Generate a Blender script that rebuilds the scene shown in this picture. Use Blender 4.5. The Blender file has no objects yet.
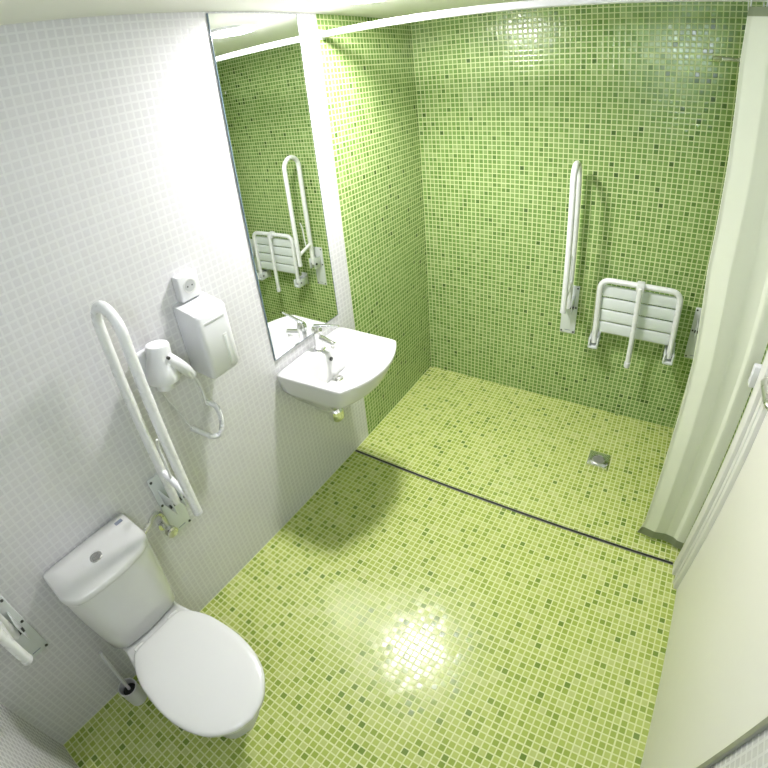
import bpy, bmesh, math
from mathutils import Matrix, Vector
PI = math.pi
scene = bpy.context.scene
COL = scene.collection

# ---------------------------------------------------------------- room sizes
YB = 2.8674          # back wall
W = 1.7286           # right wall
H = 2.172            # ceiling
Y_GREEN = 2.067      # where the green tiling starts on the left wall
PITCH = 0.025        # mosaic pitch

# ---------------------------------------------------------------- materials
def new_mat(name):
    m = bpy.data.materials.new(name); m.use_nodes = True
    nt = m.node_tree
    return m, nt, nt.nodes['Principled BSDF']

ALB = .77          # overall reflectance level of the paints and tiles
def srgb(r, g, b):
    f = lambda c: (c/255/12.92) if c/255 <= .04045 else ((c/255+.055)/1.055)**2.4
    return (f(r)*ALB, f(g)*ALB, f(b)*ALB, 1)

def plain(name, col, rough=.4, metal=0., coat=0., bump=0., bscale=40., spec=.5):
    m, nt, b = new_mat(name)
    b.inputs['Base Color'].default_value = col
    b.inputs['Roughness'].default_value = rough
    b.inputs['Metallic'].default_value = metal
    b.inputs['Coat Weight'].default_value = coat
    b.inputs['Coat Roughness'].default_value = .05
    b.inputs['Specular IOR Level'].default_value = spec
    tc = nt.nodes.new('ShaderNodeTexCoord'); nz = nt.nodes.new('ShaderNodeTexNoise')
    nz.inputs['Scale'].default_value = bscale
    nt.links.new(tc.outputs['Object'], nz.inputs['Vector'])
    mr = nt.nodes.new('ShaderNodeMapRange')
    mr.inputs['To Min'].default_value = max(rough-.04, 0.0); mr.inputs['To Max'].default_value = rough+.04
    nt.links.new(nz.outputs['Fac'], mr.inputs['Value'])
    nt.links.new(mr.outputs['Result'], b.inputs['Roughness'])
    if bump:
        bp = nt.nodes.new('ShaderNodeBump'); bp.inputs['Strength'].default_value = bump
        bp.inputs['Distance'].default_value = .002
        nt.links.new(nz.outputs['Fac'], bp.inputs['Height'])
        nt.links.new(bp.outputs['Normal'], b.inputs['Normal'])
    return m

def mosaic(name, axes, offs, stops, grout, gw=.14, rough=.14, tilt=.03, seam=(13, 13), patch=.10, rough_grout=.6, bump=.35, spec=.5):
    """square glass mosaic: axes = world axes used for the two grid directions"""
    m, nt, b = new_mat(name)
    N = nt.nodes.new; Lk = nt.links.new
    def math_(op, a, bb=None, c=None):
        n = N('ShaderNodeMath'); n.operation = op
        for i, v in enumerate((a, bb, c)):
            if v is None: continue
            if isinstance(v, (int, float)): n.inputs[i].default_value = v
            else: Lk(v, n.inputs[i])
        return n.outputs[0]
    geo = N('ShaderNodeNewGeometry'); sep = N('ShaderNodeSeparateXYZ')
    Lk(geo.outputs['Position'], sep.inputs[0])
    b.inputs['Specular IOR Level'].default_value = spec
    cells, edges = [], []
    for ax, of, sm in zip(axes, offs, seam):
        u = math_('DIVIDE', math_('SUBTRACT', sep.outputs['XYZ'.index(ax)], of), PITCH)
        cell = math_('FLOOR', u); fr = math_('FRACT', u)
        d = math_('SUBTRACT', .5, math_('ABSOLUTE', math_('SUBTRACT', fr, .5)))   # distance to the joint
        # joints between the mesh sheets are a little wider
        su = math_('FRACT', math_('DIVIDE', u, sm))
        sd = math_('MULTIPLY', math_('SUBTRACT', .5, math_('ABSOLUTE', math_('SUBTRACT', su, .5))), sm)
        wide = math_('MULTIPLY', math_('LESS_THAN', sd, .35), .025)
        edges.append(math_('SUBTRACT', d, math_('ADD', gw/2, wide)))
        cells.append(cell)
    e = math_('MINIMUM', edges[0], edges[1])
    mask = N('ShaderNodeMapRange'); mask.interpolation_type = 'SMOOTHSTEP'
    mask.inputs['From Min'].default_value = -.02; mask.inputs['From Max'].default_value = .05
    Lk(e, mask.inputs['Value'])
    comb = N('ShaderNodeCombineXYZ'); Lk(cells[0], comb.inputs[0]); Lk(cells[1], comb.inputs[1])
    wn = N('ShaderNodeTexWhiteNoise'); wn.noise_dimensions = '3D'; Lk(comb.outputs[0], wn.inputs['Vector'])
    nz = N('ShaderNodeTexNoise'); nz.inputs['Scale'].default_value = 3.0; nz.inputs['Detail'].default_value = 2
    Lk(geo.outputs['Position'], nz.inputs['Vector'])
    val = math_('ADD', wn.outputs['Value'], math_('MULTIPLY', math_('SUBTRACT', nz.outputs['Fac'], .5), patch*2))
    cr = N('ShaderNodeValToRGB'); cr.color_ramp.interpolation = 'LINEAR'
    els = cr.color_ramp.elements
    while len(els) < len(stops): els.new(.5)
    for el, (p, c) in zip(els, stops): el.position = p; el.color = c
    Lk(val, cr.inputs['Fac'])
    mix = N('ShaderNodeMix'); mix.data_type = 'RGBA'
    Lk(mask.outputs['Result'], mix.inputs['Factor'])
    mix.inputs[6].default_value = grout; Lk(cr.outputs['Color'], mix.inputs[7])
    Lk(mix.outputs[2], b.inputs['Base Color'])
    rr = N('ShaderNodeMapRange'); rr.inputs['To Min'].default_value = rough_grout; rr.inputs['To Max'].default_value = rough
    Lk(mask.outputs['Result'], rr.inputs['Value']); Lk(rr.outputs['Result'], b.inputs['Roughness'])
    # each tile sits a touch crooked
    vs = N('ShaderNodeVectorMath'); vs.operation = 'SUBTRACT'; Lk(wn.outputs['Color'], vs.inputs[0]); vs.inputs[1].default_value = (.5, .5, .5)
    vm = N('ShaderNodeVectorMath'); vm.operation = 'SCALE'; Lk(vs.outputs[0], vm.inputs[0]); vm.inputs['Scale'].default_value = tilt*2
    bp = N('ShaderNodeBump'); bp.inputs['Strength'].default_value = bump; bp.inputs['Distance'].default_value = .001
    bm_ = N('ShaderNodeMapRange'); bm_.interpolation_type = 'SMOOTHSTEP'
    bm_.inputs['From Min'].default_value = -.03; bm_.inputs['From Max'].default_value = .16
    Lk(e, bm_.inputs['Value']); Lk(bm_.outputs['Result'], bp.inputs['Height'])
    va = N('ShaderNodeVectorMath'); va.operation = 'ADD'; Lk(bp.outputs['Normal'], va.inputs[0]); Lk(vm.outputs[0], va.inputs[1])
    vn = N('ShaderNodeVectorMath'); vn.operation = 'NORMALIZE'; Lk(va.outputs[0], vn.inputs[0])
    Lk(vn.outputs[0], b.inputs['Normal'])
    return m

FLOOR_ST = [(0, srgb(108, 134, 50)), (.06, srgb(138, 160, 62)), (.22, srgb(158, 177, 78)), (.55, srgb(172, 188, 92)), (.85, srgb(182, 195, 106)), (1, srgb(190, 200, 124))]
GREEN_ST = [(0, srgb(70, 102, 42)), (.02, srgb(94, 128, 58)), (.11, srgb(114, 149, 73)), (.55, srgb(126, 160, 84)), (.85, srgb(139, 170, 96)), (1, srgb(152, 178, 110))]
WHITE_ST = [(0, srgb(217, 216, 219)), (.5, srgb(219, 218, 221)), (1, srgb(221, 220, 222))]
G_FLOOR = srgb(219, 225, 164); G_GREEN = srgb(213, 223, 164); G_WHITE = srgb(224, 224, 225)
M = {}
M['floor'] = mosaic('floor_mosaic', 'XY', (.0, .0), FLOOR_ST, G_FLOOR, gw=.15, tilt=.022, rough=.22, bump=.10, spec=.40)
M['green_x'] = mosaic('green_mosaic_side', 'YZ', (Y_GREEN, .0), GREEN_ST, G_GREEN, gw=.15)
M['green_y'] = mosaic('green_mosaic_back', 'XZ', (.0, .0), GREEN_ST, G_GREEN, gw=.15, tilt=.02, rough=.2)
M['white_x'] = mosaic('white_mosaic_side', 'YZ', (.0, .0), WHITE_ST, G_WHITE, gw=.18, rough=.25, tilt=.012, patch=.02, bump=.12)
M['white_y'] = mosaic('white_mosaic_near', 'XZ', (.0, .0), WHITE_ST, G_WHITE, gw=.18, rough=.25, tilt=.012, patch=.02, bump=.12)
M['plaster'] = plain('ceiling_paint', srgb(255, 255, 248), .7, bump=.05, bscale=120)
M['ceramic'] = plain('white_porcelain', srgb(220, 221, 219), .10, coat=.3)
M['lid'] = plain('white_seat_plastic', srgb(228, 229, 226), .2, coat=.2)
M['plastic'] = plain('white_plastic', srgb(230, 231, 233), .32)
M['tube'] = plain('white_coated_tube', srgb(240, 241, 241), .28)
M['plate'] = plain('white_coated_plate', srgb(226, 231, 230), .25)
M['slat'] = plain('white_slat_plastic', srgb(228, 234, 232), .35)
M['chrome'] = plain('chrome', (.82, .82, .82, 1), .08, metal=1.)
M['steel'] = plain('brushed_steel', (.62, .62, .6, 1), .28, metal=1.)
M['alu'] = plain('grey_aluminium', srgb(168, 168, 164), .4, metal=.6)
M['bolt'] = plain('dark_bolt', srgb(74, 76, 72), .4, metal=.6)
M['grey'] = plain('grey_mark', srgb(132, 140, 158), .5)
M['dark'] = plain('black_rubber', srgb(28, 30, 24), .5)
M['door'] = plain('white_door_paint', srgb(252, 250, 242), .45)
M['frame'] = plain('white_frame_paint', srgb(240, 239, 234), .4)
M['socketgrey'] = plain('socket_grey', srgb(186, 188, 188), .5)
M['mirror'] = plain('mirror_silver', (.93, .95, .94, 1), 0.0, metal=1.)
b_ = M['mirror'].node_tree; b_.links.remove(b_.nodes['Principled BSDF'].inputs['Roughness'].links[0]); b_.nodes['Principled BSDF'].inputs['Roughness'].default_value = 0
M['glass_edge'] = plain('mirror_edge_glass', srgb(120, 140, 150), .15)

def emission(name, col, strength):
    m, nt, b = new_mat(name)
    b.inputs['Base Color'].default_value = (.9, .9, .9, 1)
    b.inputs['Emission Color'].default_value = col
    b.inputs['Emission Strength'].default_value = strength
    return m
LAMP = 285.0
M['lamp'] = emission('lamp_diffuser', (1, .965, .99, 1), LAMP)
M['cool'] = emission('cool_lamp_diffuser', (.80, .88, 1, 1), 90.0)

def cloth(name, col, trans):
    m, nt, b = new_mat(name)
    b.inputs['Base Color'].default_value = col; b.inputs['Roughness'].default_value = .55
    t = nt.nodes.new('ShaderNodeBsdfTranslucent'); t.inputs['Color'].default_value = col
    mx = nt.nodes.new('ShaderNodeMixShader'); mx.inputs[0].default_value = trans
    out = nt.nodes['Material Output']
    nt.links.new(b.outputs[0], mx.inputs[1]); nt.links.new(t.outputs[0], mx.inputs[2])
    nt.links.new(mx.outputs[0], out.inputs['Surface'])
    wv = nt.nodes.new('ShaderNodeTexNoise'); wv.inputs['Scale'].default_value = 260
    bp = nt.nodes.new('ShaderNodeBump'); bp.inputs['Strength'].default_value = .06; bp.inputs['Distance'].default_value = .001
    nt.links.new(wv.outputs['Fac'], bp.inputs['Height']); nt.links.new(bp.outputs['Normal'], b.inputs['Normal'])
    return m
M['curtain'] = cloth('curtain_cloth', srgb(255, 259, 238), .22)
M['hem'] = cloth('curtain_hem', srgb(176, 186, 150), .45)

# ---------------------------------------------------------------- mesh helpers
def wloc(o):
    v = Vector((0, 0, 0))
    while o is not None:
        v = v + o.location; o = o.parent
    return v

def obj(name, bm, mat, parent=None, smooth=True, angle=35, world=True):
    """one mesh object; vertices are given in world space (world=True) or in the parent's own space"""
    bmesh.ops.recalc_face_normals(bm, faces=bm.faces[:])
    me = bpy.data.meshes.new(name)
    if parent is not None and world:
        bmesh.ops.translate(bm, vec=-wloc(parent), verts=bm.verts[:])
    if parent is None and world:
        lo = Vector([min(v.co[i] for v in bm.verts) for i in range(3)]); hi = Vector([max(v.co[i] for v in bm.verts) for i in range(3)])
        org = Vector(((lo.x+hi.x)/2, (lo.y+hi.y)/2, lo.z))
        bmesh.ops.translate(bm, vec=-org, verts=bm.verts[:])
    bm.to_mesh(me); bm.free()
    mats = mat if isinstance(mat, (list, tuple)) else [mat]
    for m in mats: me.materials.append(m)
    if smooth:
        for p in me.polygons: p.use_smooth = True
        me.set_sharp_from_angle(angle=math.radians(angle))
    o = bpy.data.objects.new(name, me); COL.objects.link(o)
    if parent is not None: o.parent = parent
    elif world: o.location = org
    return o

def thing(name, label, cat, loc, rotz=0, group=None):
    o = bpy.data.objects.new(name, None); COL.objects.link(o)
    o.empty_display_size = .05
    o.location = loc; o.rotation_euler = (0, 0, rotz)
    o['label'] = label; o['category'] = cat
    if group: o['group'] = group
    return o

def tag(o, label, cat, group=None):
    o['label'] = label; o['category'] = cat
    if group: o['group'] = group
    return o

def struct(o): o['kind'] = 'structure'; return o

def box(bm, lo, hi, bev=0., seg=2):
    lo = Vector(lo); hi = Vector(hi)
    r = bmesh.ops.create_cube(bm, size=1)
    vs = r['verts']
    bmesh.ops.scale(bm, vec=hi-lo, verts=vs); bmesh.ops.translate(bm, vec=(lo+hi)/2, verts=vs)
    if bev:
        es = {e for v in vs for e in v.link_edges}
        bmesh.ops.bevel(bm, geom=list(es), offset=bev, segments=seg, affect='EDGES', profile=.5)
    return bm

def boxes(lo, hi, bev=0., seg=2): return box(bmesh.new(), lo, hi, bev, seg)

def fillet(pts, r, n=6):
    pts = [Vector(p) for p in pts]; out = [pts[0]]
    for a, b, c in zip(pts, pts[1:], pts[2:]):
        u = (a-b).normalized(); v = (c-b).normalized()
        ang = u.angle(v); d = min(r/math.tan(ang/2), (a-b).length*.49, (c-b).length*.49)
        p0 = b+u*d; p1 = b+v*d
        for i in range(n+1):
            t = i/n; out.append(p0*(1-t)**2 + b*2*t*(1-t) + p1*t*t)
    out.append(pts[-1]); return out

def tube(bm, pts, r, seg=14, dome=True):
    pts = [Vector(p) for p in pts]; n = len(pts)
    rad = r if callable(r) else (lambda t: r)
    tang = []
    for i in range(n):
        a = pts[max(i-1, 0)]; b = pts[min(i+1, n-1)]; tang.append((b-a).normalized())
    ref = Vector((0, 0, 1)) if abs(tang[0].z) < .9 else Vector((1, 0, 0))
    nrm = (ref - tang[0]*ref.dot(tang[0])).normalized(); rings = []
    def ring(c, t, nn, rr):
        bb = t.cross(nn)
        return [bm.verts.new(c + (nn*math.cos(2*PI*k/seg)+bb*math.sin(2*PI*k/seg))*rr) for k in range(seg)]
    for i in range(n):
        nrm = (nrm - tang[i]*nrm.dot(tang[i])).normalized(); rr = rad(i/(n-1))
        if i == 0 and dome: rings.append(ring(pts[0]-tang[0]*rr*.35, tang[0], nrm, rr*.7))
        rings.append(ring(pts[i], tang[i], nrm, rr))
        if i == n-1 and dome: rings.append(ring(pts[i]+tang[i]*rr*.35, tang[i], nrm, rr*.7))
    for a, b in zip(rings, rings[1:]):
        for k in range(seg): bm.faces.new((a[k], a[(k+1) % seg], b[(k+1) % seg], b[k]))
    bm.faces.new(rings[0][::-1]); bm.faces.new(rings[-1])
    return bm

def tubes(pts, r, seg=14, dome=True): return tube(bmesh.new(), pts, r, seg, dome)

def loft(bm, rings, cap0=True, cap1=True):
    rs = [[bm.verts.new(Vector(p)) for p in r] for r in rings]; n = len(rs[0])
    for a, b in zip(rs, rs[1:]):
        for k in range(n): bm.faces.new((a[k], a[(k+1) % n], b[(k+1) % n], b[k]))
    if cap0: bm.faces.new(rs[0][::-1])
    if cap1: bm.faces.new(rs[-1])
    return bm

def lathe(bm, c, prof, axis='Z', seg=32):
    """prof: (radius, height) pairs, closed by caps"""
    rings = []
    for r, h in prof:
        ring = []
        for k in range(seg):
            a = 2*PI*k/seg; x, y = r*math.cos(a), r*math.sin(a)
            p = {'Z': (x, y, h), 'X': (h, x, y), 'Y': (x, h, y)}[axis]
            ring.append(Vector(c)+Vector(p))
        rings.append(ring)
    return loft(bm, rings)

def polar(poly, c, N=72):
    """ring of N points where rays from c meet the closed polygon"""
    out = []; m = len(poly)
    for k in range(N):
        a = 2*PI*k/N; d = (math.cos(a), math.sin(a)); best = None
        for i in range(m):
            p = poly[i]; q = poly[(i+1) % m]; ex, ey = q[0]-p[0], q[1]-p[1]
            det = d[0]*(-ey) + ex*d[1]
            if abs(det) < 1e-12: continue
            px, py = p[0]-c[0], p[1]-c[1]
            t = (px*(-ey) + ex*py)/det; s = (d[0]*py - d[1]*px)/det
            if t > 0 and -1e-6 <= s <= 1+1e-6 and (best is None or t > best): best = t
        out.append((c[0]+d[0]*best, c[1]+d[1]*best))
    return out

def rpoly(pts, r, n=6):
    """closed polygon with rounded corners"""
    out = []; m = len(pts)
    for i in range(m):
        a, b, c = (Vector((*pts[i-1], 0)), Vector((*pts[i], 0)), Vector((*pts[(i+1) % m], 0)))
        u = (a-b).normalized(); v = (c-b).normalized(); ang = u.angle(v)
        if ang > math.radians(165): out.append((b.x, b.y)); continue
        rr = r[i] if isinstance(r, (list, tuple)) else r
        d = min(rr/math.tan(ang/2), (a-b).length*.48, (c-b).length*.48)
        p0 = b+u*d; p1 = b+v*d
        for k in range(n+1):
            t = k/n; q = p0*(1-t)**2 + b*2*t*(1-t) + p1*t*t; out.append((q.x, q.y))
    return out

def at_z(ring, z): return [(x, y, z) for x, y in ring]
def scaled(ring, c, s, sy=None): return [(c[0]+(x-c[0])*s, c[1]+(y-c[1])*(sy or s)) for x, y in ring]
def catmull(pts, n=8):
    pts = [Vector(p) for p in pts]; P = [pts[0]*2-pts[1]]+pts+[pts[-1]*2-pts[-2]]; out = []
    for i in range(1, len(P)-2):
        a, b, c, d = P[i-1:i+3]
        for k in range(n):
            t = k/n
            out.append(.5*((2*b)+(c-a)*t+(2*a-5*b+4*c-d)*t*t+(3*b-a-3*c+d)*t**3))
    out.append(pts[-1]); return out

def copy_thing(root, loc, rotz, label, group):
    r = root.copy(); COL.objects.link(r); r.location = loc; r.rotation_euler = (0, 0, rotz)
    r['label'] = label; r['group'] = group
    for ch in list(root.children):
        c = ch.copy(); COL.objects.link(c); c.parent = r
        for g in list(ch.children):
            d = g.copy(); COL.objects.link(d); d.parent = c
    return r

# ---------------------------------------------------------------- the room
T = .1
struct(obj('floor', boxes((-T, -T, -T), (W+T, YB+T, 0)), M['floor'], smooth=False))
struct(obj('ceiling', boxes((-T, -T, H), (W+T, YB+T, H+T)), M['plaster'], smooth=False))
struct(obj('wall_back', boxes((-T, YB, 0), (W+T, YB+T, H)), M['green_y'], smooth=False))
struct(obj('wall_near', boxes((-T, -T, 0), (W+T, 0, H)), M['white_y'], smooth=False))
def side_wall(name, x0, x1, ysplit):
    bm = bmesh.new()
    box(bm, (x0, 0, 0), (x1, ysplit, H)); n = len(bm.faces)
    box(bm, (x0, ysplit, 0), (x1, YB, H)); bm.faces.ensure_lookup_table()
    for f in bm.faces[n:]: f.material_index = 1
    return struct(obj(name, bm, [M['white_x'], M['green_x']], smooth=False))
side_wall('wall_left', -T, 0, Y_GREEN)
side_wall('wall_right', W, W+T, 2.067)

# door leaf, its frame and aluminium profile
bm = boxes((W-.006, .930, .003), (W+.002, 1.802, 2.04), .0015)
door = struct(obj('door_1', bm, M['door']))
hb = bmesh.new()
tube(hb, fillet([(W-.006, 1.742, 1.105), (1.660, 1.742, 1.105), (1.660, 1.612, 1.105), (1.70, 1.597, 1.105)], .022), .0095)
obj('handle', hb, M['steel'], door)
hb = bmesh.new(); lathe(hb, (W-.006, 1.742, 1.105), [(.026, 0), (.026, -.006), (.022, -.009)], 'X'); obj('rose', hb, M['steel'], door)
fb = bmesh.new()
box(fb, (1.692, 1.868, 0), (W, 1.930, 2.06), .006)           # outer, proud step of the architrave
box(fb, (1.706, 1.802, 0), (W, 1.870, 2.04), .005)           # inner step
box(fb, (1.701, 1.826, 0), (W, 1.840, 2.04), .003)
struct(obj('trim_1', fb, M['frame']))
struct(obj('trim_2', boxes((W-.010, .916, 0), (W, .930, 2.04), .003), M['alu']))
fb = bmesh.new(); box(fb, (1.700, .916, 2.04), (W, 1.930, 2.10), .005); struct(obj('trim_3', fb, M['frame']))
lb = thing('latch_block', 'small white plastic block fixed to the shower side of the door frame', 'latch', (1.71, 1.945, .95))
obj('body', boxes((1.674, 1.9295, .955), (W, 1.958, 1.035), .005), M['plastic'], lb)
obj('screw_cap', boxes((1.672, 1.938, .97), (1.676, 1.950, .982), .0015), M['plastic'], lb)

# black drain channel across the floor, at the shower's edge
dc = thing('drain_channel', 'thin black slot drain crossing the green floor at the shower edge', 'drain', (.86, 1.927, 0))
obj('slot', boxes((.004, 1.9215, .0), (1.69, 1.9325, .0025)), M['dark'], dc, smooth=False)
for y0, y1 in ((1.9195, 1.9215), (1.9325, 1.9345)):
    obj('edge_strip', boxes((.004, y0, .0), (1.69, y1, .004)), M['alu'], dc, smooth=False)

# ---------------------------------------------------------------- mirror
MY0, MY1, MZ0, MZ1 = 1.507, 1.945, .862, 2.166
mi = thing('wall_mirror', 'tall frameless mirror on the white wall above the sink', 'mirror', (.003, (MY0+MY1)/2, MZ0))
obj('glass', boxes((.0012, MY0+.003, MZ0+.003), (.0062, MY1-.003, MZ1-.001)), M['mirror'], mi, smooth=False)
bm = bmesh.new()
box(bm, (.0, MY0, MZ0), (.006, MY0+.003, MZ1)); box(bm, (.0, MY1-.003, MZ0), (.006, MY1, MZ1))
box(bm, (.0, MY0+.003, MZ0), (.006, MY1-.003, MZ0+.003))
obj('edge', bm, M['glass_edge'], mi, smooth=False)

# ---------------------------------------------------------------- ceiling light
LX, LY = .35, 1.91
cl = thing('ceiling_light', 'round flush white ceiling lamp near the mirror', 'lamp', (LX, LY, H))
bm = bmesh.new(); lathe(bm, (LX, LY, H), [(.115, 0), (.115, -.008), (.111, -.012), (.101, -.012)], seg=48); obj('base_ring', bm, M['plastic'], cl)
bm = bmesh.new(); lathe(bm, (LX, LY, H), [(.100, -.006), (.100, -.013), (.08, -.017), (.05, -.019), (.02, -.020)], seg=48); obj('diffuser', bm, M['lamp'], cl)
# small cool wall lamp over the camera, mirrored as the bluish patch in the shower tiles
el = thing('wall_lamp', 'small cool white bulkhead lamp high on the near wall', 'lamp', (1.37, 0, 2.0))
obj('housing', boxes((1.24, 0, 1.985), (1.50, .03, 2.125), .008), M['plastic'], el)
obj('diffuser', boxes((1.255, .028, 2.0), (1.485, .05, 2.11), .008), M['cool'], el)

# ---------------------------------------------------------------- shower rail and curtain
sr = thing('curtain_rail', 'white shower curtain rail spanning the room under the ceiling', 'curtain rail', (.86, 2.08, 2.073))
obj('track', boxes((.004, 2.066, 2.073), (W-.004, 2.094, 2.099), .006, 3), M['tube'], sr)
for x0, x1 in ((0, .008), (W-.008, W)):
    obj('end_bracket', boxes((x0, 2.058, 2.066), (x1, 2.102, 2.106), .003), M['plastic'], sr)

def interp(tab, z):
    for (z0, v0), (z1, v1) in zip(tab, tab[1:]):
        if z <= z1: t = (z-z0)/(z1-z0); return v0+(v1-v0)*max(0, t)
    return tab[-1][1]
XL = [(.02, 1.503), (.09, 1.516), (.48, 1.502), (.95, 1.488), (1.29, 1.461), (1.63, 1.463), (1.91, 1.462), (2.07, 1.474)]
XR = [(.02, 1.708), (.2, 1.706), (.6, 1.704), (.9, 1.704), (1.3, 1.702), (2.07, 1.700)]
def curtain_pt(s, z):
    xl, xr = interp(XL, z), interp(XR, z)
    yc = 2.022 + (2.034-2.022)*min(1, z/2.0)
    zz = z/2.07
    amp = .004+.006*math.sin(PI*min(1, zz*1.3))
    ph = 2*PI*2.0*s + .8*math.sin(1.6*zz+.6)
    x = xl+(xr-xl)*(s+.022*math.sin(2*ph))
    return Vector((x, yc + amp*math.sin(ph)*(1-.25*s) - .02*max(0, s-.75)/.25, z))
def curtain_sheet(z0, z1, nz, ns=120, t=.0014):
    bm = bmesh.new(); g = []
    for side in (1, -1):
        rows = []
        for j in range(nz+1):
            z = z0+(z1-z0)*j/nz; row = []
            for i in range(ns+1):
                s = i/ns; p = curtain_pt(s, z); q = curtain_pt(min(s+.002, 1.002), z)-curtain_pt(s-.002, z)
                n = Vector((q.y, -q.x, 0)).normalized()
                row.append(bm.verts.new(p+n*t*side))
            rows.append(row)
        g.append(rows)
    for rows in g:
        for a, b in zip(rows, rows[1:]):
            for i in range(ns): bm.faces.new((a[i], a[i+1], b[i+1], b[i]))
    A, B = g
    for i in range(ns):
        bm.faces.new((A[0][i], B[0][i], B[0][i+1], A[0][i+1])); bm.faces.new((A[-1][i], A[-1][i+1], B[-1][i+1], B[-1][i]))
    for j in range(nz):
        bm.faces.new((A[j][0], A[j+1][0], B[j+1][0], B[j][0])); bm.faces.new((A[j][-1], B[j][-1], B[j+1][-1], A[j+1][-1]))
    return bm
cu = thing('shower_curtain', 'pale shower curtain gathered against the right wall', 'curtain', (1.6, 2.04, .02))
obj('cloth', curtain_sheet(.065, 2.03, 60), M['curtain'], cu, angle=80)
obj('bottom_hem', curtain_sheet(.02, .065, 3, t=.002), M['hem'], cu, angle=80)
obj('header_band', curtain_sheet(2.03, 2.055, 2, t=.0022), M['hem'], cu, angle=80)
for k in range(6):
    s = .03+k*.94/5; p = curtain_pt(s, 2.05)
    ring = [(p.x, (p.y+2.104)/2+((2.104-p.y)/2)*math.cos(a), 2.078+.034*math.sin(a)) for a in [2*PI*i/20 for i in range(20)]]
    bm = bmesh.new(); tube(bm, ring+[ring[0]], .002, 8, dome=False); obj('ring', bm, M['plastic'], cu)

# ---------------------------------------------------------------- fold-up grab rails
def make_rail(loc, rotz, label, group):
    """local frame: x out of the wall, y along it, z up; base of the wall plate at the origin"""
    t = thing('folding_grab_rail', label, 'grab rail', loc, rotz, group)
    pl = obj('wall_plate', boxes((0, -.043, 0), (.008, .043, .295), .003), M['plate'], t, world=False)
    for y, z in ((-.034, .282), (.034, .282), (-.034, .165), (.034, .165), (-.034, .012), (.034, .012)):
        bm = bmesh.new(); lathe(bm, (.008, y, z), [(.0055, -.002), (.0055, .002), (.003, .003)], 'X', 12); obj('screw', bm, M['bolt'], pl, world=False)
    obj('maker_mark', boxes((.0078, -.016, .018), (.0086, .016, .022)), M['grey'], pl, smooth=False, world=False)
    # hinge cheeks
    for y in (-.024, .020):
        obj('hinge_cheek', boxes((.006, y, .155), (.085, y+.004, .235), .003), M['plate'], t, world=False)
    bm = bmesh.new(); lathe(bm, (.065, -.031, .190), [(.008, 0), (.008, .062)], 'Y', 14); obj('hinge_pin', bm, M['bolt'], t, world=False)
    # long U-shaped tube: inner leg from the hinge up, round the top, outer leg down
    pts = [(.065, 0, .19), (.065, 0, .900)]
    for i in range(1, 16):
        a = PI-PI*i/16; pts.append((.135+.07*math.cos(a), 0, .900+.07*math.sin(a)))
    pts += [(.205, 0, .900), (.205, 0, .235)]
    bm = bmesh.new(); tube(bm, pts, .0155, 16); obj('tube', bm, M['tube'], t, world=False)
    bm = bmesh.new(); lathe(bm, (.205, 0, .232), [(.0162, -.006), (.0162, .006)], 'Z', 18); obj('end_cap', bm, M['plastic'], t, world=False)
    bm = bmesh.new(); tube(bm, [(.065, 0, .345), (.205, 0, .300)], .0125); obj('cross_bar', bm, M['tube'], t, world=False)
    bm = bmesh.new(); tube(bm, catmull([(.115, 0, .33), (.118, .004, .40), (.12, .004, .46), (.128, .004, .50), (.136, .004, .515)], 5), .0045, 8)
    obj('paper_holder_arm', bm, M['tube'], t, world=False)
    return t
GR = 'white fold-up grab rails'
rail = make_rail((0, .858, .478), 0, 'white fold-up grab rail on the white wall between the toilet and the hair dryer', GR)
copy_thing(rail, (0, .198, .478), 0, 'white fold-up grab rail at the left edge, left of the toilet', GR)
copy_thing(rail, (.893, YB, .482), -PI/2, 'white fold-up grab rail on the green wall left of the shower seat', GR)
copy_thing(rail, (1.586, YB, .482), -PI/2, 'white fold-up grab rail half hidden behind the shower curtain', GR)

# ---------------------------------------------------------------- shower seat, folded up against the back wall
ss = thing('folding_bench', 'white slatted shower seat folded up against the green wall', 'shower seat', (1.25, YB, .48))
FY = YB-.085
bm = bmesh.new()
tube(bm, fillet([(1.058, FY, .505), (1.050, FY, .872), (1.452, FY, .872), (1.460, FY, .505)], .055, 8), .0150, 16)
obj('frame', bm, M['tube'], ss)
for k in range(4):
    z1 = .840-k*.0695
    bm = bmesh.new(); box(bm, (1.066, FY+.006, z1-.0620), (1.444, FY+.022, z1), .005, 3)
    obj('slat', bm, M['slat'], ss)
for x in (1.058, 1.460):
    bm = bmesh.new(); box(bm, (x-.026, YB-.010, .462), (x+.026, YB, .555), .003)
    box(bm, (x-.027, YB-.108, .474), (x-.017, YB-.008, .532), .003); box(bm, (x+.017, YB-.108, .474), (x+.027, YB-.008, .532), .003)
    box(bm, (x-.020, YB-.108, .472), (x+.020, YB-.008, .486), .003)
    br = obj('wall_bracket', bm, M['plate'], ss)
    bm = bmesh.new(); lathe(bm, (x-.030, FY, .506), [(.006, 0), (.006, .060)], 'X', 14); obj('pin', bm, M['bolt'], br)
bm = bmesh.new(); box(bm, (1.232, FY-.034, .845), (1.272, FY+.020, .893), .006); obj('leg_clamp', bm, M['plastic'], ss)
bm = bmesh.new(); tube(bm, [(1.252, FY-.026, .868), (1.258, FY-.028, .435)], .0135); leg = obj('leg', bm, M['tube'], ss)
bm = bmesh.new(); lathe(bm, (1.258, FY-.028, .41), [(.013, 0), (.0165, .004), (.0165, .03), (.0145, .032)], 'Z', 18); obj('foot_cap', bm, M['plastic'], leg)

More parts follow.
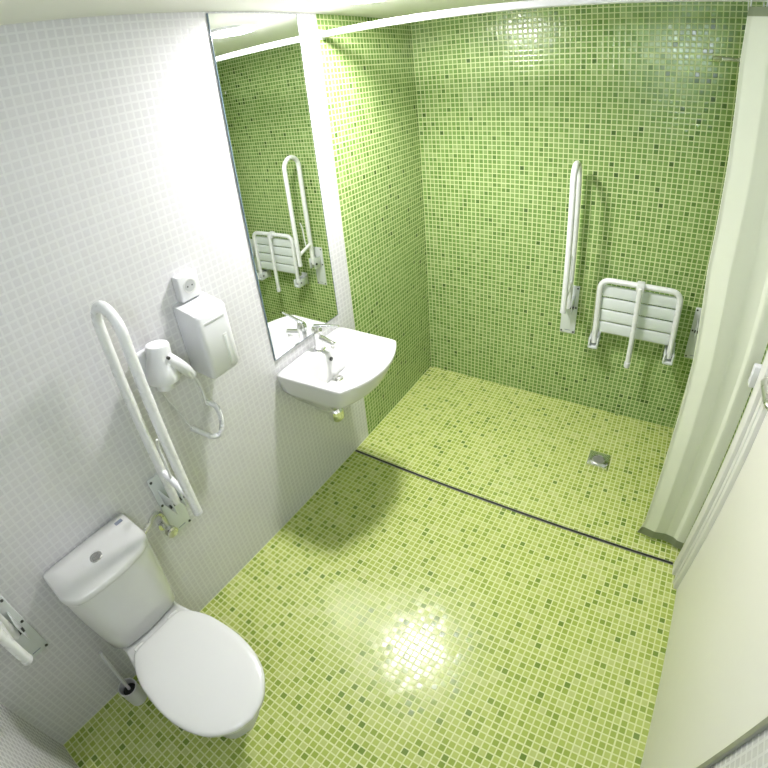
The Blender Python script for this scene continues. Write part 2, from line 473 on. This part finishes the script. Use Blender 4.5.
# shower arm high at the right
sa = thing('steel_shower_pipe', 'short steel shower pipe high on the green wall beside the curtain', 'shower arm', (W, YB-.10, 1.93))
bm = bmesh.new(); tube(bm, [(W, YB-.10, 1.93), (1.475, YB-.10, 1.93)], .008); obj('pipe', bm, M['steel'], sa)
bm = bmesh.new(); lathe(bm, (1.475, YB-.10, 1.93), [(.012, 0), (.013, -.012), (.013, -.034), (.009, -.038)], 'X', 18); obj('nozzle', bm, M['chrome'], sa)
bm = bmesh.new(); lathe(bm, (W, YB-.10, 1.93), [(.028, 0), (.026, -.006), (.012, -.010)], 'X', 24); obj('flange', bm, M['steel'], sa)

# floor drain
fd = thing('floor_drain', 'small square chrome drain in the shower floor', 'drain', (1.235, 2.425, 0))
bm = bmesh.new(); box(bm, (1.180, 2.370, 0), (1.290, 2.480, .020), .004); obj('cover_plate', bm, M['chrome'], fd)
bm = bmesh.new(); lathe(bm, (1.235, 2.420, .020), [(.037, -.002), (.037, .001), (.034, .003), (.030, .003), (.029, .001)], 'Z', 32); st = obj('strainer_ring', bm, M['steel'], fd)
bm = bmesh.new(); lathe(bm, (1.235, 2.420, .020), [(.029, -.001), (.029, .0015), (.012, .003), (.004, .003)], 'Z', 32); obj('strainer', bm, M['alu'], fd)

# ---------------------------------------------------------------- sink
C0 = (.17, 1.728)
def sink_poly(x0, y0, y1, xs, xm, rc, flare=0.):
    pts = [(x0, y0-flare), (xs, y0)]
    n = 10; yc = (y0+y1)/2
    for i in range(1, n):
        y = y0+(y1-y0)*i/n; pts.append((xs+(xm-xs)*(1-((y-yc)/((y1-y0)/2))**2), y))
    pts += [(xs, y1), (x0, y1)]
    return rpoly(pts, rc)
out = polar(sink_poly(.002, 1.514, 1.945, .318, .388, .016, .024), C0)
outb = polar(sink_poly(.002, 1.522, 1.925, .300, .352, .022, .020), C0)
und = polar(sink_poly(.002, 1.55, 1.88, .22, .275, .04), C0)
inn = polar(sink_poly(.098, 1.548, 1.908, .268, .335, .030), C0)
inm = polar(sink_poly(.103, 1.554, 1.902, .262, .327, .030), C0)
inl = polar(sink_poly(.110, 1.566, 1.880, .240, .300, .040), C0)
inc = polar(sink_poly(.112, 1.66, 1.81, .18, .22, .05), (.145, 1.735))
sk = thing('wall_sink', 'white rectangular wall-hung sink with a bowed front', 'sink', (0, 1.728, .66))
bm = bmesh.new()
loft(bm, [at_z(scaled(und, C0, .7), .630), at_z(und, .640), at_z(scaled(outb, C0, .97), .700), at_z(outb, .712), at_z(out, .785), at_z(out, .795),
          at_z(scaled(out, C0, .985), .800), at_z(scaled(inn, C0, 1.02), .800), at_z(inn, .797), at_z(inm, .785), at_z(inl, .700), at_z(scaled(inl, C0, .9), .682), at_z(inc, .672)])
basin = obj('basin', bm, M['ceramic'], sk, angle=60)
bm = bmesh.new(); lathe(bm, (.135, 1.728, .6735), [(.026, -.002), (.026, .002), (.021, .0035), (.018, .0005), (.004, .0005)], 'Z', 28); obj('drain_ring', bm, M['chrome'], sk)
bm = bmesh.new(); lathe(bm, (.135, 1.728, .6755), [(.014, -.002), (.014, .006), (.010, .008)], 'Z', 24); obj('plug', bm, M['steel'], sk)
bm = bmesh.new(); lathe(bm, (.1060, 1.735, .765), [(.009, -.003), (.009, .004), (.006, .004)], 'X', 20); obj('overflow', bm, M['bolt'], sk)
tr = thing('sink_trap', 'chrome bottle trap under the white sink', 'pipe', (.115, 1.70, .42))
bm = bmesh.new(); lathe(bm, (.115, 1.70, 0), [(.018, .452), (.030, .456), (.036, .466), (.036, .51), (.026, .522), (.020, .54), (.020, .635)], 'Z', 24); obj('bottle', bm, M['chrome'], tr)
bm = bmesh.new(); tube(bm, [(.10, 1.70, .48), (.0, 1.70, .48)], .015); obj('outlet_pipe', bm, M['chrome'], tr)

fc = thing('mixer_tap', 'chrome single-lever tap standing on the sink', 'tap', (.050, 1.735, .80))
bm = bmesh.new(); lathe(bm, (.050, 1.735, .80), [(.027, -.001), (.027, .005), (.021, .010), (.0205, .07), (.022, .078), (.022, .105), (.018, .114), (.008, .117)], 'Z', 28); obj('body', bm, M['chrome'], fc)
bm = bmesh.new(); tube(bm, [(.055, 1.735, .866), (.10, 1.733, .858), (.140, 1.731, .851)], lambda t: .0135-.0015*t); obj('spout', bm, M['chrome'], fc)
bm = bmesh.new(); lathe(bm, (.131, 1.731, .846), [(.0105, 0), (.0105, -.013), (.008, -.014)], 'Z', 18); obj('aerator', bm, M['steel'], fc)
bm = bmesh.new(); tube(bm, catmull([(.040, 1.735, .914), (.07, 1.737, .922), (.115, 1.741, .930), (.165, 1.746, .938)], 5), lambda t: .010-.005*t); obj('lever', bm, M['chrome'], fc)

# ---------------------------------------------------------------- toilet
TY = .527
def half_ring(tab, N=72, nx=40):
    """outline symmetrical about TY from (x, half width) pairs"""
    pts = catmull([(x, h, 0) for x, h in tab], 8)
    poly = [(p.x, TY+max(p.y, 0)) for p in pts] + [(p.x, TY-max(p.y, 0)) for p in reversed(pts)]
    cx = (tab[0][0]+tab[-1][0])/2
    return polar(poly, (cx, TY), N), (cx, TY)
to = thing('toilet', 'white close-coupled toilet with its lid closed against the white wall', 'toilet', (.33, TY, 0))
foot, cf = half_ring([(.13, .0), (.131, .085), (.20, .100), (.32, .098), (.44, .092), (.50, .065), (.525, .0)])
low, _ = half_ring([(.13, .0), (.131, .075), (.20, .088), (.32, .085), (.44, .082), (.50, .060), (.525, .0)])
mid, _ = half_ring([(.09, .0), (.091, .085), (.20, .100), (.32, .112), (.46, .115), (.54, .080), (.570, .0)])
hi, _ = half_ring([(.03, .0), (.031, .105), (.18, .115), (.30, .142), (.45, .152), (.58, .115), (.645, .0)])
rim, cr = half_ring([(.022, .0), (.023, .115), (.16, .118), (.24, .132), (.34, .153), (.45, .160), (.56, .140), (.63, .088), (.664, .0)])
bm = bmesh.new()
loft(bm, [at_z(foot, 0), at_z(scaled(foot, cf, .995), .02), at_z(low, .06), at_z(low, .14), at_z(mid, .24), at_z(hi, .335), at_z(scaled(rim, cr, .99), .375), at_z(rim, .385), at_z(scaled(rim, cr, .99), .396), at_z(scaled(rim, cr, .93), .398)])
obj('bowl', bm, M['ceramic'], to, angle=70)
lid, cl_ = half_ring([(.222, .0), (.224, .090), (.245, .116), (.28, .137), (.313, .149), (.353, .158), (.444, .165), (.53, .155), (.60, .127), (.645, .085), (.668, .045), (.677, .0)])
bm = bmesh.new(); loft(bm, [at_z(scaled(lid, cl_, .97), .3985), at_z(scaled(lid, cl_, .985), .400), at_z(scaled(lid, cl_, .985), .409), at_z(scaled(lid, cl_, .97), .411)])
obj('seat', bm, M['lid'], to, angle=50)
bm = bmesh.new(); loft(bm, [at_z(scaled(lid, cl_, .985), .4115), at_z(lid, .414), at_z(lid, .421), at_z(scaled(lid, cl_, .985), .4265), at_z(scaled(lid, cl_, .95), .4295), at_z(scaled(lid, cl_, .85), .4325), at_z(scaled(lid, cl_, .5), .4355), at_z(scaled(lid, cl_, .1), .4365)])
obj('lid', bm, M['lid'], to, angle=60)
for s in (-1, 1):
    bm = bmesh.new(); tube(bm, [(.216, TY+s*.075-.018, .412), (.216, TY+s*.075+.018, .412)], .009); obj('hinge', bm, M['lid'], to)
def tank_ring(x0, x1, h, r, bulge=.014):
    """top view of the cistern: flat back, bowed front, rounded front corners"""
    pts = []
    n = 60
    for i in range(n+1):
        y = -h+2*h*(.5-.5*math.cos(PI*i/n))
        d = max(0, abs(y)-(h-r)); x = x1-bulge*(y/h)**2-(r-math.sqrt(max(r*r-d*d, 0)))
        pts.append((x, TY+y))
    return polar([(x0, TY-h)]+pts+[(x0, TY+h)], (.105, TY), 120)
bm = bmesh.new()
loft(bm, [at_z(tank_ring(.03, .182, .130, .04), .398), at_z(tank_ring(.022, .190, .139, .045), .412), at_z(tank_ring(.016, .194, .146, .05), .48), at_z(tank_ring(.013, .199, .155, .052), .60), at_z(tank_ring(.012, .202, .159, .052), .714), at_z(tank_ring(.012, .202, .159, .052), .718)])
tk = obj('cistern', bm, M['ceramic'], to, angle=60)
lr = tank_ring(.005, .207, .163, .056, .022); lc = (.105, TY)
bm = bmesh.new()
loft(bm, [at_z(scaled(lr, lc, .975), .718), at_z(lr, .720), at_z(lr, .729), at_z(scaled(lr, lc, .985), .737), at_z(scaled(lr, lc, .95), .7425), at_z(scaled(lr, lc, .6), .746), at_z(scaled(lr, lc, .1), .747)])
tl = obj('cistern_lid', bm, M['ceramic'], to, angle=60)
bm = bmesh.new(); lathe(bm, (.104, TY, .7455), [(.021, -.004), (.021, .003), (.018, .0045), (.017, .003)], 'Z', 32); bt = obj('flush_ring', bm, M['steel'], tl)
for s in (-1, 1):
    prof = [(.104+s*.0008+s*.0155*math.cos(a), TY+.0155*math.sin(a)) for a in [-PI/2+PI*i/12 for i in range(13)]]
    bm = bmesh.new(); loft(bm, [[(x, y, z) for x, y in prof] for z in (.746, .7495)]); obj('flush_button', bm, M['alu'], tl, angle=30)
obj('maker_mark', boxes((.035, .640, .7445), (.050, .668, .7452)), M['grey'], tl, smooth=False)

# water supply of the cistern
wv = thing('stop_valve', 'chrome stop valve and hose on the wall beside the cistern', 'valve', (.03, .795, .55))
bm = bmesh.new(); lathe(bm, (0, .795, .560), [(.024, 0), (.022, .006), (.010, .009), (.010, .05)], 'X', 20); obj('inlet', bm, M['chrome'], wv)
bm = bmesh.new(); lathe(bm, (.05, .795, .560), [(.016, -.014), (.022, -.006), (.022, .014), (.014, .018)], 'X', 16); obj('knob', bm, M['steel'], wv)
bm = bmesh.new(); tube(bm, catmull([(.038, .795, .565), (.038, .797, .60), (.042, .790, .655), (.052, .762, .672), (.068, .725, .668), (.075, .692, .662)], 6), .0085, 12); obj('hose', bm, M['steel'], wv)
bm = bmesh.new(); tube(bm, [(.040, .797, .552), (.042, .806, .520)], .007, 10); obj('tail', bm, M['chrome'], wv)

# toilet brush
tb = thing('toilet_brush', 'white toilet brush in its pot on the floor behind the toilet', 'toilet brush', (.087, .324, 0))
bm = bmesh.new(); lathe(bm, (.087, .324, 0), [(.032, 0), (.035, .004), (.037, .106), (.037, .110), (.033, .110), (.030, .03), (.01, .028)], 'Z', 32); obj('pot', bm, M['plastic'], tb)
bm = bmesh.new(); lathe(bm, (.087, .324, 0), [(.012, .032), (.026, .045), (.028, .080), (.016, .092)], 'Z', 20); obj('bristles', bm, M['dark'], tb)
bm = bmesh.new(); tube(bm, [(.087, .324, .085), (.062, .342, .335)], .0065, 12); obj('handle', bm, M['plastic'], tb)

# ---------------------------------------------------------------- things on the white wall
# boxy dispenser
sd = thing('soap_dispenser', 'white boxy wall dispenser under the socket', 'dispenser', (0, 1.195, 1.04))
def disp_ring(z, x1, y0, y1, r):
    p = rpoly([(.0, y0), (x1, y0), (x1, y1), (.0, y1+.0)], [.003, r, .03, .006], 6)
    return at_z(polar(p, (.06, 1.195)), z)
def disp_top(z0, z1, x1, y0, y1, r):
    return [(x, y, z1+(z0-z1)*min(1, max(0, x/.128))) for x, y, _ in disp_ring(0, x1, y0, y1, r)]
bm = bmesh.new()
loft(bm, [disp_ring(1.028, .080, 1.146, 1.250, .012), disp_ring(1.038, .116, 1.136, 1.258, .012), disp_ring(1.055, .127, 1.131, 1.261, .012), disp_top(1.264, 1.284, .128, 1.130, 1.258, .012), disp_top(1.270, 1.292, .124, 1.133, 1.255, .014), disp_top(1.273, 1.295, .105, 1.142, 1.246, .02)])
obj('case', bm, M['plastic'], sd, angle=40)
obj('sight_window', boxes((.1265, 1.212, 1.066), (.1292, 1.221, 1.17), .001), M['plate'], sd)
obj('sight_frame', boxes((.1268, 1.207, 1.058), (.1285, 1.226, 1.178), .0008), M['lid'], sd)
obj('push_bar', boxes((.1265, 1.150, 1.236), (.1290, 1.232, 1.246), .001), M['plastic'], sd)

# socket
so = thing('wall_socket', 'white surface socket above the boxy dispenser', 'socket', (0, 1.197, 1.295))
obj('housing', boxes((0, 1.156, 1.296), (.034, 1.238, 1.384), .006, 3), M['plastic'], so)
bm = bmesh.new(); lathe(bm, (.034, 1.197, 1.342), [(.024, -.002), (.024, .0015), (.021, .0015), (.020, .0)], 'X', 28); obj('rim', bm, M['lid'], so)
sq = bmesh.new(); lathe(sq, (.0338, 1.197, 1.342), [(.0195, -.001), (.0195, .0012), (.004, .0012)], 'X', 28); obj('insert', sq, M['socketgrey'], so)
for y in (1.188, 1.206):
    bm = bmesh.new(); lathe(bm, (.035, y, 1.342), [(.003, -.001), (.003, .0006)], 'X', 12); obj('pin_hole', bm, M['bolt'], so)

# hair dryer in its wall holder
hd = thing('hair_dryer', 'white wall hair dryer with a coiled cord beside the grab rail', 'hair dryer', (0, .995, 1.06))
obj('holder', boxes((0, .945, 1.13), (.03, 1.005, 1.215), .008, 3), M['plastic'], hd)
AX0 = Vector((.062, 1.008, 1.236)); AX1 = Vector((.062, .990, 1.112))
n_ = 24
prof = [(.0, .028), (.02, .036), (.07, .0385), (.35, .040), (.50, .045), (.70, .051), (.93, .054), (1.0, .050)]
d_ = (AX1-AX0); dn = d_.normalized(); u_ = Vector((1, 0, 0)); v_ = dn.cross(u_)
bm = bmesh.new()
loft(bm, [[AX0+d_*t+(u_*math.cos(2*PI*k/32)+v_*math.sin(2*PI*k/32))*r for k in range(32)] for t, r in prof]); obj('barrel', bm, M['plastic'], hd)
bm = bmesh.new()
loft(bm, [[AX1+dn*h+(u_*math.cos(2*PI*k/32)+v_*math.sin(2*PI*k/32))*r for k in range(32)] for h, r in ((-.005, .030), (.018, .028), (.03, .026), (.03, .022), (.0, .02))]); obj('nozzle', bm, M['plastic'], hd)
bm = bmesh.new(); tube(bm, catmull([(.080, 1.006, 1.196), (.098, 1.032, 1.160), (.100, 1.056, 1.125), (.092, 1.076, 1.088)], 5), lambda t: .022-.006*t, 16); hn = obj('handle', bm, M['plastic'], hd)
bm = bmesh.new(); lathe(bm, (.105, 1.008, 1.196), [(.0055, -.004), (.0055, .004), (.003, .005)], 'X', 14); obj('switch', bm, M['bolt'], hn)
bm = bmesh.new(); tube(bm, catmull([(.092, 1.076, 1.086), (.070, 1.098, 1.045), (.060, 1.110, .990), (.055, 1.113, .940), (.050, 1.119, .928)], 6), .0050, 10); obj('cord', bm, M['plastic'], hd)
path = catmull([(.05, 1.119, .932), (.05, 1.147, .895), (.05, 1.153, .849), (.05, 1.144, .800), (.05, 1.121, .776), (.048, 1.091, .793), (.044, 1.062, .831), (.04, 1.034, .870)], 40)
bm = bmesh.new(); tube(bm, path, lambda t: .0088+.0014*math.sin(2*PI*46*t), 12); obj('coiled_cord', bm, M['plastic'], hd)
bm = bmesh.new(); tube(bm, catmull([(.04, 1.034, .870), (.026, 1.028, .905), (.022, 1.008, .975), (.022, .99, 1.03), (.02, .975, 1.13)], 6), .0026, 8); obj('cord', bm, M['plastic'], hd)

# ---------------------------------------------------------------- camera (moderate wide-angle lens with barrel distortion)
Q = dict(C=(1.2935, .4198, 1.8797), yaw=-.6707, pitch=.4937, roll=-.1268, F=474.9512, k=-.0845, cx=352.394, cy=323.2552)
y, p, r = Q['yaw'], Q['pitch'], Q['roll']
f = Vector((math.sin(y)*math.cos(p), math.cos(y)*math.cos(p), -math.sin(p)))
rt = Vector((math.cos(y), -math.sin(y), 0)); up = rt.cross(f)
rr = math.cos(r)*rt+math.sin(r)*up; uu = -math.sin(r)*rt+math.cos(r)*up
cd = bpy.data.cameras.new('camera'); co = bpy.data.objects.new('camera', cd); COL.objects.link(co)
mw = Matrix((rr, uu, -f)).transposed().to_4x4(); mw.translation = Vector(Q['C']); co.matrix_world = mw
cd.type = 'PANO'; cd.panorama_type = 'FISHEYE_LENS_POLYNOMIAL'
cd.sensor_width = 36; cd.sensor_height = 36; cd.sensor_fit = 'HORIZONTAL'
s = 768/36/Q['F']
cd.fisheye_fov = PI
cd.fisheye_polynomial_k0 = 0; cd.fisheye_polynomial_k1 = -s; cd.fisheye_polynomial_k2 = 0
cd.fisheye_polynomial_k3 = -Q['k']*s**3; cd.fisheye_polynomial_k4 = 0
cd.shift_x = (384-Q['cx'])/768; cd.shift_y = -(384-Q['cy'])/768
cd.clip_start = .01
scene.camera = co

# ---------------------------------------------------------------- world and colour
w = bpy.data.worlds.new('world'); scene.world = w; w.use_nodes = True
w.node_tree.nodes['Background'].inputs['Color'].default_value = (.9, .95, 1, 1)
w.node_tree.nodes['Background'].inputs['Strength'].default_value = .05
vs = scene.view_settings
vs.view_transform = 'Standard'; vs.look = 'None'; vs.gamma = 1; vs.use_curve_mapping = False
vs.exposure = 0.60
scene.cycles.use_denoising = True
scene.cycles.max_bounces = 16; scene.cycles.diffuse_bounces = 10; scene.cycles.glossy_bounces = 8
